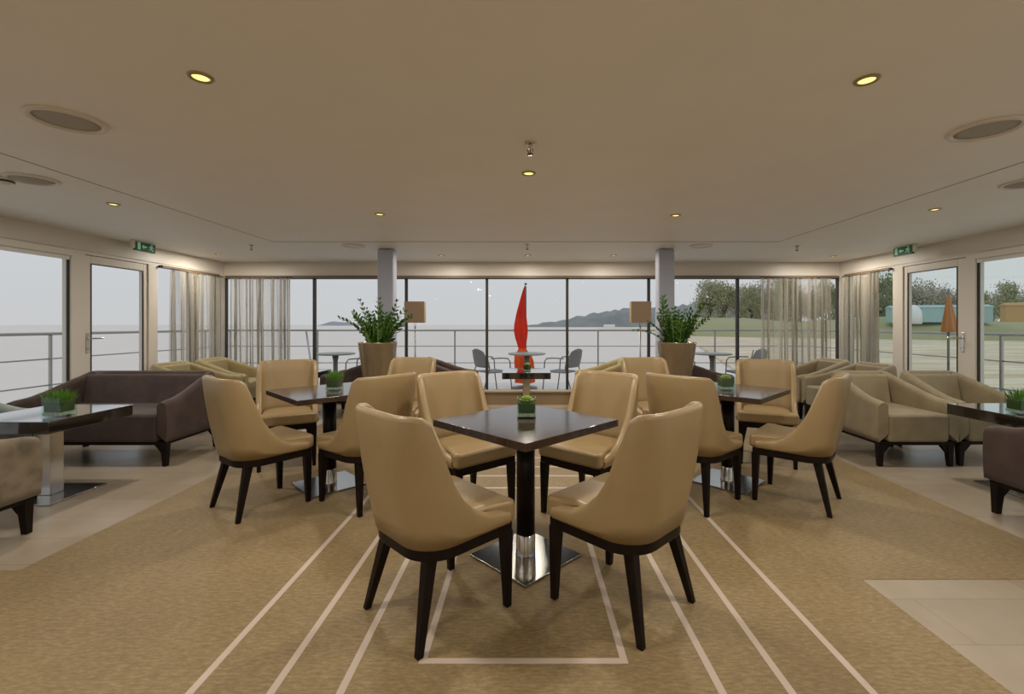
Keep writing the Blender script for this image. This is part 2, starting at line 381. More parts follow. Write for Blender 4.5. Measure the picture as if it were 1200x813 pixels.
# steel columns
for cx in (-1.83, 1.84):
    c = MB().box(cx - .105, cx + .105, 5.88, 6.08, 0.003, ZC)
    struct('column', c, M['column'], bevel=.035, seg=4)

# ------------------------------------------------------------------ ceiling fittings
def downlight(x, y, i, label):
    r = .043
    e = empty('ceiling_downlight', (x, y, ZC), 0, label, 'ceiling light', 'recessed ceiling downlights')
    MB().lathe([(r * .72, -.001), (r * .78, -.008), (r, -.007), (r * 1.08, -.002), (r * 1.08, 0), (r * .72, 0)], n=28).build('trim_ring', M['trimring'], e)
    MB().lathe([(0, -.004), (r * .5, -.005), (r * .72, -.002), (r * .72, 0), (0, 0)], n=24).build('lamp_lens', M['bulb'], e)
    ld = bpy.data.lights.new('downlight_beam', 'AREA'); ld.shape = 'DISK'; ld.size = .16; ld.energy = LAMP_W; ld.color = LAMP_COL
    lo = bpy.data.objects.new('downlight_beam', ld); COL.objects.link(lo); lo.parent = e; lo.location = (0, 0, -.02)
    return e
DL = [(-1.30, 1.81, 'big yellow downlight at the front left of the ceiling'), (1.38, 1.83, 'big yellow downlight at the front right of the ceiling'),
      (.02, 2.96, 'middle ceiling downlight just behind the foremost sprinkler'), (-1.31, 4.06, 'ceiling downlight in front of the left column'),
      (1.36, 4.10, 'ceiling downlight in front of the right column'), (-3.39, 3.72, 'ceiling downlight above the brown loveseat'),
      (3.52, 3.89, 'ceiling downlight above the pair of beige armchairs'), (-1.21, 6.48, 'left of the three downlights behind the ceiling joint'),
      (.03, 6.48, 'middle of the three downlights behind the ceiling joint'), (1.26, 6.48, 'right of the three downlights behind the ceiling joint'),
      (-4.32, 6.36, 'downlight in the left far corner of the ceiling'), (4.45, 6.55, 'downlight in the right far corner of the ceiling')]
for i, (x, y, lb) in enumerate(DL): downlight(x, y, i, lb)
for x in (-3.4, -1.2, 1.2, 3.5):  # added lamps out of view, put in to light the room
    for y in (-.6, -2.8):
        downlight(x, y, 0, 'added unseen ceiling downlight behind the viewpoint')
def ceil_round(name, x, y, r, label, cat, gm, dome):
    e = empty(name, (x, y, ZC), 0, label, cat, 'round ceiling fittings')
    MB().lathe([(r * .8, 0), (r * .8, -.006), (r * .86, -.014), (r * .96, -.012), (r, -.004), (r, 0)], n=48).build('rim', M['white'], e)
    MB().lathe([(0, -.004 - dome), (r * .3, -.004 - dome * .9), (r * .6, -.004 - dome * .5), (r * .8, -.004), (r * .8, 0), (0, 0)], n=48).build('grille', gm, e)
    return e
ceil_round('ceiling_speaker', -2.22, 2.19, .152, 'round speaker with grey grille at the left of the ceiling', 'ceiling speaker', M['grille'], .004)
ceil_round('ceiling_speaker', 2.33, 2.29, .152, 'round speaker with grey grille at the right of the ceiling', 'ceiling speaker', M['grille'], .004)
ceil_round('air_vent', -3.36, 3.08, .14, 'shallow round air vent at the left edge of the ceiling', 'air vent', M['grille'], .02)
ceil_round('air_vent', 3.50, 3.16, .14, 'shallow round air vent at the right edge of the ceiling', 'air vent', M['grille'], .02)
ceil_round('air_vent', -2.16, 5.68, .14, 'small round air vent before the left column', 'air vent', M['white'], .012)
ceil_round('air_vent', 2.20, 5.68, .14, 'small round air vent before the right column', 'air vent', M['white'], .012)
sd = empty('smoke_detector', (-3.53, 3.06, ZC), 0, 'white smoke detector at the far left of the ceiling', 'smoke detector')
MB().lathe([(0, -.045), (.03, -.044), (.045, -.03), (.05, -.012), (.05, 0), (0, 0)], n=28).build('housing', M['plastic'], sd)
MB().lathe([(.046, -.03), (.052, -.028), (.052, -.02), (.049, -.018)], n=28, caps=False).build('sensor_slot', M['gasket'], sd)
def sprinkler(x, y, label):
    e = empty('sprinkler_head', (x, y, ZC), 0, label, 'sprinkler', 'ceiling sprinklers')
    MB().lathe([(0, 0), (.034, 0), (.034, -.004), (.02, -.01), (.009, -.012), (.009, -.03), (0, -.03)][::-1], n=20).build('escutcheon', M['chrome'], e)
    f = MB()
    for s in (-1, 1): f.tube([(s * .008, 0, -.028), (s * .016, 0, -.04), (s * .005, 0, -.058)], .0025, 6)
    f.lathe([(0, -.066), (.018, -.064), (.018, -.060), (0, -.058)], n=14); f.tube([(0, 0, -.03), (0, 0, -.06)], .003, 6)
    f.build('deflector', M['track'], e)
sprinkler(.025, 2.47, 'sprinkler head in the middle of the ceiling near the viewer')
sprinkler(.02, 5.60, 'sprinkler head behind the ceiling joint between the columns')
sprinkler(-3.42, 5.64, 'sprinkler head above the left curtains'); sprinkler(3.42, 5.70, 'sprinkler head above the right curtains')

def exit_sign(x, y, sgn, label):
    e = empty('exit_sign', (x, y, ZC - .115), 0, label, 'exit sign')
    MB().box(-.014, .014, -.145, .145, 0, .105).build('sign_box', M['green'], e, bevel=.004)
    m = MB(); m.box(-.012, .012, -.19, -.145, .02, .115); m.box(-.012, .012, -.12, .12, .105, .115); m.build('mount', M['white'], e, bevel=.003)
    p = MB(); xs = .0145 * sgn; xo = xs + .0015 * sgn
    def poly(pts):
        n = len(pts); vs = [(xs, a, b) for a, b in pts] + [(xo, a, b) for a, b in pts]
        p.add(vs, [tuple(range(n)), tuple(range(n, 2 * n))[::-1]] + [(i, (i + 1) % n, n + (i + 1) % n, n + i) for i in range(n)])
    k = 1 if sgn > 0 else -1              # left edge as seen from the room: near end on the left wall
    def P(pts): poly([(k * a, b) for a, b in pts])
    P([(-.115, .015), (-.075, .015), (-.075, .10), (-.115, .10)])                                  # door
    P([(-.055, .055), (-.025, .085), (-.025, .065), (.015, .065), (.015, .045), (-.025, .045), (-.025, .025)])   # arrow
    P([(.075, .088), (.083, .10), (.095, .10), (.100, .088), (.092, .080), (.082, .080)])          # head
    P([(.060, .078), (.095, .076), (.112, .052), (.104, .048), (.090, .064), (.086, .045), (.110, .018), (.098, .014), (.074, .040), (.048, .022), (.042, .030), (.066, .048), (.070, .064), (.052, .056), (.046, .064)])
    p.build('pictogram', M['picto'], e)
exit_sign(-4.60, 5.46, 1, 'green exit sign with running man above the left door')
exit_sign(4.78, 5.72, -1, 'green exit sign with running man above the right door')

# ------------------------------------------------------------------ curtains
def curtain(name, p0, p1, folds, label, amp=.034, seed=1):
    rnd = random.Random(seed); p0 = Vector(p0); p1 = Vector(p1); L = (p1 - p0).length; d = (p1 - p0) / L; nrm = Vector((-d.y, d.x))
    e = empty(name, ((p0.x + p1.x) / 2, (p0.y + p1.y) / 2, 0), 0, label, 'curtain')
    off = Vector((e.location.x, e.location.y))
    n = folds * 12; m = MB(); zs = [.015, .5, 1.0, 1.5, 1.85, 2.0]
    ph = [rnd.uniform(-.6, .6) for _ in range(folds + 2)]; am = [rnd.choice([.25, .6, 1.0, 1.5]) for _ in range(folds + 2)]
    vs = []
    for z in zs:
        s_ = 1 - .45 * (z / 2.0) ** 4
        for i in range(n + 1):
            u = i / n; q = (u + .035 * math.sin(2 * PI * (u * 2.3 + seed)) + .02 * math.sin(2 * PI * (u * 5.1 + seed * .3)) + .055) / 1.11 * folds; k = int(q); fr = q - k
            a = am[k] * (1 - fr) + am[k + 1] * fr; pp = ph[k] * (1 - fr) + ph[k + 1] * fr
            o = amp * a * s_ * math.sin(2 * PI * q + pp)
            al = L * u + .022 * math.sin(4 * PI * q + 2 * pp + z)
            al = min(max(al, 0), L)
            P = p0 + d * al + nrm * o - off
            vs.append((P.x, P.y, z))
    fs = [(j * (n + 1) + i, j * (n + 1) + i + 1, (j + 1) * (n + 1) + i + 1, (j + 1) * (n + 1) + i) for j in range(len(zs) - 1) for i in range(n)]
    m.add(vs, fs, True); m.build('cloth', M['curtain'], e)
    r = MB(); a = p0 - off; b = p1 - off
    r.tube([(a.x, a.y, 2.012), (b.x, b.y, 2.012)], .009, 8)
    r.build('rod', M['track'], e)
curtain('sheer_curtain', (-4.715, 6.03), (-4.715, 7.05), 9, 'sheer taupe curtain on the left side wall beside the door', seed=3)
curtain('sheer_curtain', (-4.62, 7.09), (-3.66, 7.09), 10, 'sheer taupe curtain across the left end of the back windows', seed=5)
curtain('sheer_curtain', (3.68, 7.09), (4.80, 7.09), 11, 'sheer taupe curtain across the right end of the back windows', seed=8)
curtain('sheer_curtain', (4.90, 7.0), (4.90, 6.26), 8, 'sheer taupe curtain on the right side wall beside the door', seed=11)

# ------------------------------------------------------------------ upholstery
def upath(w, yf, yb, r, nc=8, ns=7, nb=6):
    # right front -> back -> left front, with outward normals
    P = []
    for i in range(ns): P.append((w, yf + (yb + r - yf) * i / ns, 1, 0))
    for i in range(nc + 1):
        a = -PI / 2 * i / nc; P.append((w - r + r * math.cos(a), yb + r + r * math.sin(a), math.cos(a), math.sin(a)))
    for i in range(1, nb): P.append((w - r - 2 * (w - r) * i / nb, yb, 0, -1))
    for i in range(nc + 1):
        a = -PI / 2 - PI / 2 * i / nc; P.append((-w + r + r * math.cos(a), yb + r + r * math.sin(a), math.cos(a), math.sin(a)))
    for i in range(1, ns + 1): P.append((-w, yb + r + (yf - yb - r) * i / ns, -1, 0))
    return P
def interp(tab, x):
    if x <= tab[0][0]: return tab[0][1]
    for (a, va), (b, vb) in zip(tab, tab[1:]):
        if x <= b:
            t = (x - a) / (b - a); t = t * t * (3 - 2 * t) * .35 + t * .65; return va + (vb - va) * t
    return tab[-1][1]
def shell(P, rim, z0, zi, th, disp, bulge=.0):
    m = MB(); cols = []
    for (x, y, nx, ny) in P:
        h = rim(x, y); r = th / 2; col = []
        def put(off, z):
            s = (z - z0) / (.92 - z0); dx, dy = disp(x, y, s); b = bulge * math.sin(min(1, max(0, (z - z0) / (h - z0))) * PI)
            col.append((x + dx + nx * (off + b * (1 if off > -r else .3)), y + dy + ny * (off + b * (1 if off > -r else .3)), z))
        top = h - r
        for k in range(6): put(0, z0 + (top - z0) * k / 6)
        for k in range(7): a = PI * k / 6; put(-r + r * math.cos(a), top + r * math.sin(a))
        zb = min(zi, top - .01)
        for k in range(1, 6): put(-th, top + (zb - top) * k / 5)
        cols.append(col)
    n = len(cols[0]); vs = [v for c in cols for v in c]
    fs = [(i * n + k, (i + 1) * n + k, (i + 1) * n + k + 1, i * n + k + 1) for i in range(len(cols) - 1) for k in range(n - 1)]
    fs += [(i * n + n - 1, (i + 1) * n + n - 1, (i + 1) * n, i * n) for i in range(len(cols) - 1)]
    m.add(vs, fs, True)
    o = (len(cols) - 1) * n
    m.add([vs[k] for k in range(n)], [tuple(range(n))], True); m.add([vs[o + k] for k in range(n)], [tuple(range(n))[::-1]], True)
    return m

def make_dining_chair():
    e = empty('dining_chair', cat='chair', group='tan leather dining chairs')
    P = upath(.245, .20, -.245, .15, ns=16, nc=8, nb=8)
    rimt = [(-.245, .925), (-.185, .922), (-.155, .90), (-.135, .83), (-.11, .72), (-.078, .625), (-.035, .55), (.02, .495), (.08, .462), (.20, .445)]
    def disp(x, y, s):
        wgt = min(1, max(0, (-y + .05) / .25)); return (x * .15 * s * wgt, -.085 * s * wgt)
    sh = shell(P, lambda x, y: interp(rimt, y), .385, .42, .042, disp, .012)
    sh.build('backrest', M['leather'], e, smooth=True)
    # seat: rounded pad with a full-width front roll
    def outline():
        W1, W0, yf = .246, .203, .248; pts = []
        for a in range(5): t = PI / 2 * a / 4; pts.append((W1 - .03 + .03 * math.sin(t), yf - .03 + .03 * math.cos(t)))
        pts = [(W1 - .03 + .03 * math.sin(PI / 2 * a / 4), yf - .03 + .03 * math.cos(PI / 2 * a / 4)) for a in range(5)]
        pts += [(W1, .19), (W0, .10), (W0, -.08), (W0 - .04, -.17), (W0 - .11, -.205)]
        return pts + [(-x, y) for x, y in pts[::-1]]
    MB().prism(outline(), .386, .482).build('seat', M['leather'], e, bevel=.024, seg=5)
    fr = []
    for (x, y, nx, ny) in upath(.237, .225, -.238, .15): fr.append((x, y))
    MB().prism(fr, .335, .386).build('seat_frame', M['wood'], e, bevel=.006)
    for s in (-1, 1):
        MB().taper((s * .212, .205, .345), (s * .216, .212, 0), .050, .030, .050, .030).build('leg', M['wood'], e, bevel=.004)
        MB().taper((s * .165, -.165, .345), (s * .215, -.245, 0), .050, .028, .050, .028).build('leg', M['wood'], e, bevel=.004)
    return e

chair = make_dining_chair(); used = [False]
def place(proto, flag, x, y, rz, label, z=.003):
    o = proto if not flag[0] else copy_tree(proto); flag[0] = True
    o.location = (x, y, z); o.rotation_euler = (0, 0, rz); o['label'] = label; return o
for x, y, fx, fy, lb in (
    (-.386, 2.05, 1, 1, 'tan leather dining chair, back turned, at the near left corner of the middle table'),
    (.437, 2.10, -1, 1.03, 'tan leather dining chair, back turned, at the near right corner of the middle table'),
    (-.395, 3.08, .66, -.75, 'tan leather dining chair facing the viewer on the far left of the middle table'),
    (.425, 3.08, -.66, -.75, 'tan leather dining chair facing the viewer on the far right of the middle table'),
    (-1.865, 3.215, .30, .40, 'tan leather dining chair on the near left side of the left table'),
    (-1.17, 3.31, -.80, .58, 'tan leather dining chair on the near right side of the left table'),
    (-2.20, 4.18, .45, -.89, 'tan leather dining chair at the far left of the left table'),
    (-1.23, 4.50, -.25, -.97, 'tan leather dining chair behind the left table in front of the left potted plant'),
    (1.965, 3.305, -.335, .295, 'tan leather dining chair on the near right side of the right table'),
    (1.24, 3.31, .76, .66, 'tan leather dining chair on the near left side of the right table'),
    (2.26, 4.25, -.42, -.91, 'tan leather dining chair at the far right of the right table'),
    (1.29, 4.50, .25, -.97, 'tan leather dining chair behind the right table in front of the right potted plant')):
    place(chair, used, x, y, face(fx, fy), lb)

def make_table():
    e = empty('dining_table', cat='table', group='dark square dining tables')
    MB().box(-.36, .36, -.36, .36, .712, .75).build('tabletop', M['tabletop'], e, bevel=.003)
    MB().box(-.15, .15, -.15, .15, .70, .712).build('top_bracket', M['wood'], e)
    MB().lathe([(.05, .12), (.05, .70)], n=32).build('column', M['wood'], e)
    MB().lathe([(.056, .012), (.053, .02), (.053, .125), (.05, .13)], n=32).build('column_sleeve', M['chrome'], e)
    MB().box(-.217, .217, -.217, .217, 0, .012).build('base_plate', M['plate'], e, bevel=.003)
    return e
table = make_table(); tf = [False]
place(table, tf, 0, 2.484, R(45), 'dark square dining table in the middle, turned corner towards the viewer')
place(table, tf, -1.56, 3.60, R(45), 'dark square dining table on the left, ringed by tan chairs')
place(table, tf, 1.635, 3.66, R(45), 'dark square dining table on the right, ringed by tan chairs')

def make_lounge_table():
    e = empty('lounge_table', cat='table', group='thick topped lounge tables')
    MB().box(-.33, .33, -.33, .33, .53, .61).build('tabletop', M['slab'], e, bevel=.003)
    MB().box(-.335, .335, -.335, .335, .61, .616).build('glass_sheet', M['slab'], e, bevel=.002)
    MB().box(-.05, .05, -.05, .05, .012, .53).build('column', M['chrome'], e, bevel=.004)
    MB().box(-.22, .22, -.22, .22, 0, .012).build('base_plate', M['plate'], e, bevel=.003)
    return e
lt = make_lounge_table(); lf = [False]
place(lt, lf, -3.56, 3.39, 0, 'black lounge table on square chrome column before the brown loveseat', 0)
place(lt, lf, 3.85, 3.45, 0, 'black lounge table before the pair of beige armchairs', 0)
place(lt, lf, .01, 6.45, 0, 'small thick topped lounge table in front of the middle back window')
place(lt, lf, -3.20, 6.35, 0, 'lounge table between the armchairs in the left far corner', 0)

def armchair_parts(e, w, mt):
    hw = w / 2
    P = upath(hw, .375, -.375, .07, ns=14, nc=5, nb=8)
    rt = [(-.375, .79), (-.30, .785), (-.2, .745), (-.05, .69), (.1, .635), (.22, .602), (.32, .592), (.375, .578)]
    def disp(x, y, s):
        s = s * 1.25; k = min(1, max(0, (-y + .375) / .75)); sg = (1 if x > 0 else -1) * min(1, abs(x) / (hw - .08))
        return (-sg * .07 * s * k, .03 * s * (1 if y < -.2 else 0) * 0 - .02 * s * k)
    shell(P, lambda x, y: interp(rt, y), .225, .30, .085, disp, .008).build('frame_upholstery', mt, e, smooth=True)
    MB().box(-hw + .085, hw - .085, -.27, .385, .225, .475).build('seat_cushion', mt, e, bevel=.03, seg=4)
    b = MB(); m = Matrix.Translation((0, -.25, .47)) @ Matrix.Rotation(R(9), 4, 'X')
    b.box(-hw + .125, hw - .125, -.06, .05, -.04, .29, m); b.build('back_cushion', mt, e, bevel=.03, seg=4)
    MB().box(-hw + .02, hw - .02, -.36, .36, .195, .226).build('base_rail', M['wood'], e, bevel=.004)
    for sx in (-1, 1):
        for sy in (-1, 1):
            x = sx * (hw - .045); y = sy * .325
            g = MB().taper((x, y, .20), (x + sx * .005, y + sy * .005, 0), .055, .036)
            g.add([(x - sx * .025, y - .02, .198), (x - sx * .09, y - .02, .198), (x - sx * .025, y - .02, .12), (x - sx * .025, y + .02, .198), (x - sx * .09, y + .02, .198), (x - sx * .025, y + .02, .12)],
                  [(0, 1, 2), (5, 4, 3), (0, 3, 4, 1), (1, 4, 5, 2), (2, 5, 3, 0)])
            g.build('leg', M['wood'], e, bevel=.003)
protos = {}
def armchair(key, x, y, fx, fy, label, z=0):
    if key not in protos:
        e = empty('armchair', cat='armchair', group='lounge armchairs'); armchair_parts(e, .71, M[key]); protos[key] = e
    else: e = copy_tree(protos[key])
    e.location = (x, y, z); e.rotation_euler = (0, 0, face(fx, fy)); e['label'] = label
    return e
armchair('beige', 3.50, 4.40, 0, -1, 'beige velvet armchair nearest the tan dining chairs, left of the matching pair')
armchair('beige', 4.24, 4.42, 0, -1, 'beige velvet armchair right of the matching pair, partly behind the right lounge table')
armchair('taupe', -3.36, 2.43, 0, 1, 'mottled taupe armchair cut by the left picture edge, facing the lounge table')
armchair('brown', 3.50, 2.73, 0, 1, 'dark brown armchair cut by the right picture edge, facing the lounge table')
armchair('greygreen', -4.33, 3.36, 1, 0, 'grey green armchair against the left window beside the lounge table')
armchair('olive', -4.24, 5.83, 1, 0, 'olive tan armchair behind the brown loveseat, nearer of the left corner pair')
armchair('olive', -4.24, 6.58, 1, 0, 'olive tan armchair in the left far corner, farther of the pair')
armchair('beige', 4.06, 5.68, -1, 0, 'beige armchair behind the beige pair, nearer of the right corner two')
armchair('beige', 4.04, 6.43, -1, 0, 'beige armchair in the right far corner, farther of the two')
armchair('brown', -1.09, 6.50, 1, 0, 'brown armchair left of the small middle lounge table at the back', .003)
armchair('olive', 1.12, 6.50, -1, 0, 'olive tan armchair right of the small middle lounge table at the back', .003)
armchair('brown', -2.42, 6.50, -1, 0, 'brown armchair behind the left potted plant', .0)
armchair('brown', 2.46, 6.50, 1, 0, 'brown armchair behind the right potted plant', .003)
lv = empty('loveseat', (-3.92, 4.40, 0), face(0, -1), 'dark brown velvet two seat sofa by the left glass door', 'sofa')
armchair_parts(lv, 1.44, M['brown'])

# ------------------------------------------------------------------ small glass planters
def make_glass_planter(kind):
    e = empty('glass_planter', cat='planter', group='glass cube planters on the tables')
    h = .11; w = .052; g = MB()
    for a in ((-w, w, -w, -w + .004), (-w, w, w - .004, w), (-w, -w + .004, -w + .004, w - .004), (w - .004, w, -w + .004, w - .004)): g.box(*a, 0.008, h)
    g.box(-w, w, -w, w, 0, .008); g.build('glass_cube', M['vase'], e)
    MB().box(-w + .005, w - .005, -w + .005, w - .005, .0085, .026).build('pebbles', M['pebble'], e)
    MB().box(-w + .006, w - .006, -w + .006, w - .006, .0265, .085).build('moss', M['moss'], e, bevel=.006)
    p = MB(); rnd = random.Random(4)
    if kind == 'succulent':
        for ring, (n, tilt, L) in enumerate(((9, 70, .05), (8, 45, .046), (6, 20, .04), (3, 5, .03))):
            for k in range(n):
                a = 2 * PI * (k + ring * .5) / n; t = R(tilt); d = Vector((math.cos(a) * math.sin(t), math.sin(a) * math.sin(t), math.cos(t)))
                c = Vector((0, 0, .082)); s = Vector((-math.sin(a), math.cos(a), 0)); u = d.cross(s)
                ws = [.004, .012, .013, .001]
                vs = []
                for j, q in enumerate((0, .4, .75, 1)):
                    b = c + d * L * q; vs += [b - s * ws[j], b + u * ws[j] * .5, b + s * ws[j], b - u * ws[j] * .4]
                p.add(vs, [(j * 4 + i, j * 4 + (i + 1) % 4, j * 4 + 4 + (i + 1) % 4, j * 4 + 4 + i) for j in range(3) for i in range(4)] + [(12, 13, 14, 15)], True)
        p.build('succulent', M['succulent'], e)
    else:
        for k in range(150):
            x = rnd.uniform(-w + .01, w - .01); y = rnd.uniform(-w + .01, w - .01); a = rnd.uniform(0, 2 * PI); L = rnd.uniform(.04, .085)
            dx, dy = x * .6 + rnd.uniform(-.012, .012), y * .6 + rnd.uniform(-.012, .012); b = .0022
            ca, sa = math.cos(a) * b, math.sin(a) * b
            vs = [(x - ca, y - sa, .08), (x + ca, y + sa, .08), (x + dx * .5 + ca, y + dy * .5 + sa, .08 + L * .6), (x + dx * .5 - ca, y + dy * .5 - sa, .08 + L * .6), (x + dx, y + dy, .08 + L)]
            p.add(vs, [(0, 1, 2, 3), (3, 2, 4)], True)
        tag(p.build('grass_tuft', M['grass'], e))
    return e
M['vase'] = glass_mat('planter_glass', (.90, .97, .95), 1.5)
sp = make_glass_planter('succulent'); sf = [False]
place(sp, sf, .005, 2.56, R(0), 'glass cube with lime succulent on the middle dining table', .753)
place(sp, sf, .02, 6.33, R(0), 'glass cube with green plant on the small middle lounge table', .619)
place(sp, sf, 1.60, 3.62, R(0), 'glass cube with green plant on the right dining table', .753)
gp = make_glass_planter('grass'); gf = [False]
place(gp, gf, -1.52, 3.60, 0, 'glass cube with green grass tuft on the left dining table', .753)
o_ = place(gp, gf, -3.36, 3.26, 0, 'glass cube with green grass tuft on the left lounge table', .616); o_.scale = (1.25, 1.25, 1.25)
o_ = place(gp, gf, 3.66, 3.34, 0, 'glass cube with green plant on the right lounge table', .616); o_.scale = (1.2, 1.2, 1.2)

# ------------------------------------------------------------------ potted plants
def potted(x, y, label, seed, stems):
    e = empty('potted_plant', (x, y, .003), 0, label, 'potted plant')
    MB().lathe([(0, 0), (.12, 0), (.135, .02), (.15, .25), (.162, .5), (.180, .72), (.203, .88), (.219, 1.0), (.224, 1.05), (.226, 1.06), (.216, 1.06), (.212, 1.04), (.205, .96), (0, .955)], n=48).build('pot', M['pot'], e)
    MB().lathe([(0, .985), (.1, .982), (.2, .972), (.2, .956), (0, .956)], n=24).build('soil', M['soil'], e)
    rnd = random.Random(seed); S = MB(); L = MB()
    for (az, lean, ln) in stems:
        az += rnd.uniform(-.12, .12); r0 = rnd.uniform(.02, .12)
        d = Vector((math.cos(az), math.sin(az), 0)); p = Vector((d.x * r0, d.y * r0, .975)); pts = [p.copy()]; th = lean * .35
        N = 10
        for i in range(N):
            th += lean * .65 / N * 1.1; p = p + (d * math.sin(th) + Vector((0, 0, 1)) * math.cos(th)) * ln / N; pts.append(p.copy())
        S.tube(pts, [.0085 * (1 - .7 * i / N) for i in range(N + 1)], 6)
        side = Vector((-d.y, d.x, 0)); tw = rnd.uniform(-.9, .9)
        for i in range(2, N + 1):
            for half in (0,):
                if i == N and half: continue
                q = pts[i] if not half else (pts[i] + pts[min(i + 1, N)]) / 2
                t = (pts[min(i + 1, N)] - pts[i - 1]).normalized()
                s0 = (side * math.cos(tw) + t.cross(side) * math.sin(tw)).normalized()
                for sg in (-1, 1):
                    ll = rnd.uniform(.07, .095) * (1 - .35 * (i / N) ** 3); wd = ll * .21
                    dr = (s0 * sg * .9 + t * .7 + Vector((rnd.uniform(-.12, .12), rnd.uniform(-.12, .12), .12))).normalized()
                    ww = (t - dr * t.dot(dr)).normalized(); ww = (Matrix.Rotation(rnd.uniform(-.9, .9) + sg * .5, 3, dr) @ ww).normalized()
                    up = dr.cross(ww)
                    vs = [q, q + dr * ll * .3 + ww * wd, q + dr * ll * .65 + ww * wd * .9, q + dr * ll + up * ll * .08, q + dr * ll * .65 - ww * wd * .9, q + dr * ll * .3 - ww * wd, q + dr * ll * .35 + up * wd * -.3, q + dr * ll * .68 + up * wd * -.2]
                    L.add(vs, [(0, 1, 6), (1, 2, 7, 6), (2, 3, 7), (3, 4, 7), (4, 5, 6, 7), (5, 0, 6)], True)
    S.build('stems', M['stem'], e); L.build('foliage', M['leaf'], e)
rnd = random.Random(12)
stL = [(rnd.uniform(0, 2 * PI), rnd.uniform(.05, .95), rnd.uniform(.34, .54)) for _ in range(28)] + [(PI * .98, 1.15, .58), (PI * .9, .8, .5), (.05, .95, .50), (.2, .3, .58), (2.8, .35, .6), (1.6, .1, .6), (.1, 1.0, .42)]
stR = [(rnd.uniform(0, 2 * PI), rnd.uniform(.05, .7), rnd.uniform(.34, .5)) for _ in range(22)] + [(PI, 1.45, .50), (PI * .95, .9, .42), (0, .75, .62), (.15, .65, .64), (-.2, .55, .58), (2.9, .22, .60), (3.3, .12, .62), (.1, 1.0, .5)]
potted(-1.765, 5.40, 'leafy green plant in bronze pot in front of the left column', 5, stL)
potted(1.80, 5.40, 'leafy green plant in bronze pot in front of the right column', 9, stR)

# ------------------------------------------------------------------ floor lamps
def lamp(x, y, label, rz):
    e = empty('floor_lamp', (x, y, 0.003), rz, label, 'floor lamp')
    MB().lathe([(0, 0), (.13, 0), (.13, .012), (.02, .02), (0, .02)], n=32).build('base', M['steel'], e)
    MB().tube([(0, 0, .015), (0, 0, 1.50)], .011, 10).build('pole', M['steel'], e)
    s = MB(); a, b, z0, z1, t = .14, .10, 1.295, 1.60, .004
    s.box(-a, a, -b, -b + t, z0, z1); s.box(-a, a, b - t, b, z0, z1); s.box(-a, -a + t, -b + t, b - t, z0, z1); s.box(a - t, a, -b + t, b - t, z0, z1)
    s.build('lamp_shade', M['shade'], e)
    f = MB(); f.box(-a + t, a - t, -.004, .004, 1.50, 1.506); f.lathe([(0, 1.40), (.028, 1.41), (.035, 1.45), (.02, 1.49), (0, 1.5)], (0.03, 0, 0), 14); f.build('bulb_holder', M['plastic'], e)
lamp(-1.60, 6.55, 'floor lamp with tan box shade right of the left column', R(6))
lamp(1.66, 6.55, 'floor lamp with tan box shade left of the right column', R(-6))

# ------------------------------------------------------------------ outside: deck, railings, terrace furniture
struct('deck', MB().box(-6.7, XL - .1, -7, 9.9, -.12, 0).box(XR + .1, 6.4, -7, 9.9, -.12, 0).box(XL - .1, XR + .1, YB + .1, 9.9, -.12, 0), M['deck'])
ZR = (1.148, .812, .46)
def railing(p0, p1, posts, label, rails=ZR):
    p0 = Vector(p0); p1 = Vector(p1); c = (p0 + p1) / 2
    e = empty('deck_railing', (c.x, c.y, 0), 0, label, 'railing', 'steel deck railings')
    for i, z in enumerate(rails):
        MB().tube([(p0.x - c.x, p0.y - c.y, z), (p1.x - c.x, p1.y - c.y, z)], .021 if i == 0 else .010, 10).build('handrail' if i == 0 else 'rail', M['rail'], e)
    d = (p1 - p0)
    for t in posts:
        q = p0 + d * t - c
        MB().box(q.x - .014, q.x + .014, q.y - .014, q.y + .014, 0, rails[0] - .02).build('post', M['rail'], e)
railing((-6.4, 9.6), (6.0, 9.6), [.01, .16, .395, .64, .84, .99], 'steel railing with three bars across the stern behind the outdoor tables')
railing((-6.4, -6), (-6.4, 9.5), [.05, .25, .42, .60, .78, .97], 'steel railing along the left side deck')
railing((6.0, -6), (6.0, 9.5), [.05, .25, .42, .60, .755, .97], 'steel railing along the right side deck')
stay = MB().tube([(-4.62, 9.52, 1.13), (-4.45, 9.35, .55), (-4.38, 9.25, .0)], .02, 8).build('railing_stay', M['rail'])
tag(stay, 'slanted steel stay leaning on the stern railing near the left curtain', 'strut')

